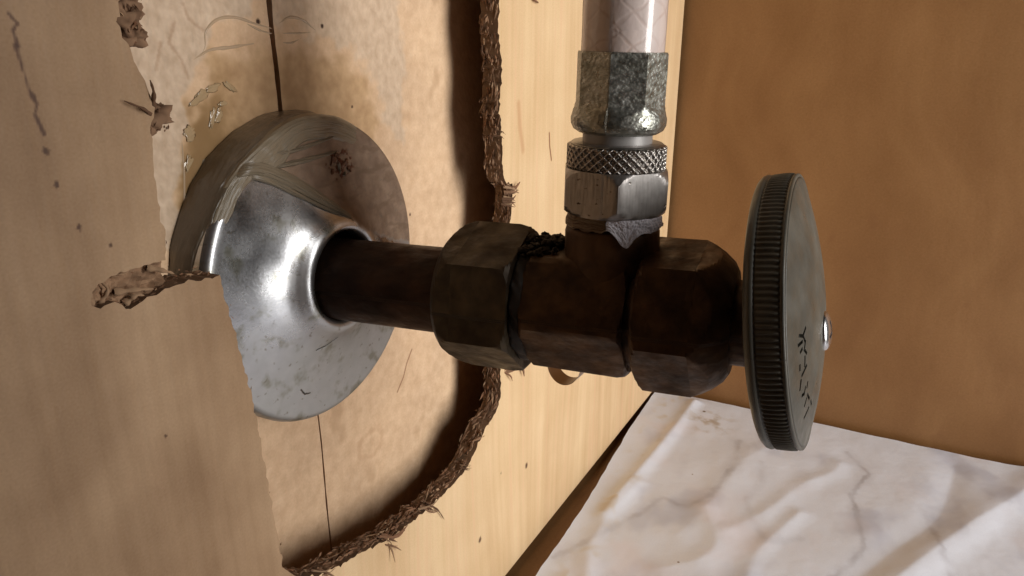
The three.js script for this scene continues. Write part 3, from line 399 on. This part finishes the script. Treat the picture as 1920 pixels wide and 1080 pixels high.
// supply hose with its crimp and coupling nut, along local +y at ZO
{
  const hose = onAxis(group('supply_hose')); tag(hose, 'clear braided supply hose with crimped collar and knurled coupling nut', 'hose');
  hose.translateY(0.048); hose.translateZ(ZO * MM); hose.rotateX(2.1 * D2R); hose.translateZ(-ZO * MM); hose.translateY(-0.048);
  const up = (g) => { g.rotateX(-Math.PI / 2); g.translate(0, 0, ZO); return mmg(g); };      // turned parts: +z becomes +y
  const yuv = (g, k) => setUV(g, (x, y, z) => [Math.atan2(z - ZO * MM, x) / 6.2832, y / k]);
  const camA = 180 + 18;                                                                      // around +z before turning: side that faces left and out
  const nickel = std({ color: new THREE.Color().setRGB(0.72, 0.70, 0.68), metalness: 1, roughness: 0.42, bumpMap: tex(512, 512, (u, v) => 128 + fbm(u * 130, v * 6, 4, 3) * 70 - 160 * smooth(0.34, 0.44, fbm(u * 50, v * 40, 3, 7)), false, THREE.RepeatWrapping), bumpScale: 0.00016, map: tex(512, 512, (u, v) => { const s = smooth(0.3, 0.45, fbm(u * 50, v * 40, 3, 7)), n = fbm(u * 30, v * 14, 4, 2); return mix3([205 + n * 30, 202 + n * 30, 200 + n * 30], [96, 80, 66], s); }, true, THREE.RepeatWrapping) });
  const cn = nut(6, 8.05, [[17.0, 5.5], [17.0, 8.0], [17.5, 8.6], [18.4, 9.2], [22.6, 9.2], [23.6, 8.75], [24.2, 8.3], [24.2, 6]], camA, 0, 25);
  const cnut = mesh('coupling_nut', yuv(up(cn), 0.03), nickel, hose);
  const K = 34, rows = 40, kn = grid(K * 12, rows, (u, v) => { const z = mix(24.1, 28.0, v), a = u * K, b = (z - 24) / 1.32; const tri = (t) => Math.abs((((t % 1) + 1) % 1) - 0.5) * 2; const r1 = smooth(0.55, 0.95, tri(a + b)), r2 = smooth(0.55, 0.95, tri(a - b)), dot = 0.55 * smooth(0.45, 0.1, tri(a + b)) * smooth(0.45, 0.1, tri(a - b)); const e = smooth(0, 0.06, v) * smooth(1, 0.9, v); const r = 7.45 + 0.5 * Math.max(r1, r2, dot) * e - (v > 0.93 ? (v - 0.93) * 5 : 0), th = u * 6.28318; return [r * Math.cos(th), r * Math.sin(th), z]; }, true);
  mesh('knurled_band', yuv(up(kn), 0.03), std({ color: new THREE.Color().setRGB(0.62, 0.58, 0.54), metalness: 1, roughness: 0.33 }), cnut);
  mesh('nut_cap', yuv(up(lathe([[7.5, 27.9], [7.2, 28.15], [5.0, 28.2]], 64)), 0.03), nickel, cnut);
  mesh('sleeve', yuv(up(lathe([[5.5, 26.5], [5.55, 30.4]], 48)), 0.03), std({ color: new THREE.Color().setRGB(0.36, 0.345, 0.33), roughness: 0.45, metalness: 0.3 }), hose);
  const galv = std({ ...grime([186, 186, 179], [140, 140, 129], 34, 5.4, 0.9), roughness: 0.62, bumpScale: 0.00022 });
  const fer = nut(8, (z) => mix(9, 6.6, smooth(31.4, 34.2, z)), [[29.6, 5.4], [29.7, 6.3], [30.2, 7.1], [31.0, 7.5], [31.9, 7.55], [33.2, 7.2], [34.6, 7.3], [40.8, 7.3], [41.6, 7.2], [41.9, 6.95], [42.0, 5.8]], camA + 28, 0.05, 30);
  mesh('crimp_collar', yuv(up(fer), 0.03), galv, hose);
  const braid = (u, v) => { const a = u * 7 + 0.35 * fbm(u * 5, v * 5, 3, 2), b = v * 9 + 0.35 * fbm(u * 5, v * 5, 3, 6); const d = Math.min(Math.abs((((a + b * 1.0) % 1) + 1) % 1 - 0.5), Math.abs((((a - b * 1.0) % 1) + 1) % 1 - 0.5)); return smooth(0.10, 0.02, d); };
  const hm = std({ map: tex(512, 512, (u, v) => { const b = braid(u, v), n = fbm(u * 14, v * 8, 4, 3); return mix3([222 + n * 26, 204 + n * 28, 196 + n * 28], [186, 156, 140], clamp(b * (0.18 + 0.5 * Math.max(0, n)) + 0.5 * n)); }, true, THREE.RepeatWrapping), roughness: 0.45, clearcoat: 1, clearcoatRoughness: 0.08, bumpMap: tex(512, 512, (u, v) => 128 + braid(u, v) * 24 + fbm(u * 20, v * 14, 4, 6) * 50, false, THREE.RepeatWrapping), bumpScale: 0.0003 });
  const hg = grid(72, 120, (u, v) => { const y = mix(40.5, 130, v), th = u * 6.28318, r = 6.42 + 0.08 * fbm3(Math.cos(th) * 2, y * 0.2, 3, Math.sin(th) * 2); return [r * Math.cos(th), y, ZO + r * Math.sin(th)]; }, true);
  mesh('braided_tube', yuv(mmg(hg), 0.045), hm, hose);
}
// thread tape left hanging under the coupling nut
{
  const tape = onAxis(group('thread_tape')); tag(tape, 'torn white thread seal tape hanging under the coupling nut', 'tape');
  tape.translateZ(-0.0012);
  const tm = std({ color: new THREE.Color().setRGB(0.66, 0.62, 0.66), roughness: 0.5, bumpMap: tex(256, 256, (u, v) => 128 + fbm(u * 22, v * 6, 4, 4) * 130, false, THREE.RepeatWrapping), bumpScale: 0.0005 });
  const dirty = std({ ...grime([190, 170, 140], [86, 60, 40], 24, 4.1, 0) });
  const wrap = grid(140, 10, (u, v) => { const th = u * 6.28318, low = 15.0 + 1.0 * fbm(Math.cos(th) * 3, Math.sin(th) * 3, 4, 6), y = mix(17.3, low, v), r = 7.25 + 0.5 * smooth(0.2, 0.9, v) + 0.25 * fbm(Math.cos(th) * 4, Math.sin(th) * 4 + v * 2, 3, 2); return [r * Math.cos(th), y, ZO + r * Math.sin(th)]; }, true);
  mesh('dirty_wrap', mmg(wrap), dirty, tape);
  // flap on the side that faces the opening (towards -x +z)
  const flap = grid(40, 18, (u, v) => { const th = mix(172, 92, u) * D2R, low = 15.6 - 2.9 * Math.exp(-(((u - 0.26) / 0.14) ** 2)) - 0.9 * Math.exp(-(((u - 0.66) / 0.22) ** 2)) + 0.5 * fbm(u * 9, 2, 3); const y = mix(17.0, low, v), r = 8.05 + 0.5 * v + 0.55 * fbm(u * 5, v * 2.2, 3, 3); return [r * Math.cos(th), y, ZO + r * Math.sin(th)]; });
  mesh('flap', mmg(flap), tm, tape);
}
// curled strip hanging below the valve body
{
  const g = grid(40, 4, (u, v) => { const a = mix(-0.12, 1.12, u) * Math.PI, w = mix(-2.2, 1.6, v); return [w - 2.0, -9.6 - 3.9 * Math.sin(clamp(a, 0, 3.1416)) + (u < 0.08 || u > 0.92 ? 0.6 : 0), 58.2 - 3.0 * Math.cos(a) + 0.12 * w]; });
  tag(onAxis(mesh('tape_curl', mmg(g), std({ color: new THREE.Color().setRGB(0.32, 0.19, 0.10), roughness: 0.35, transmission: 0.3, thickness: 0 }))), 'thin curled brown strip hanging below the valve body', 'strip');
}

renderer.render(scene, camera);
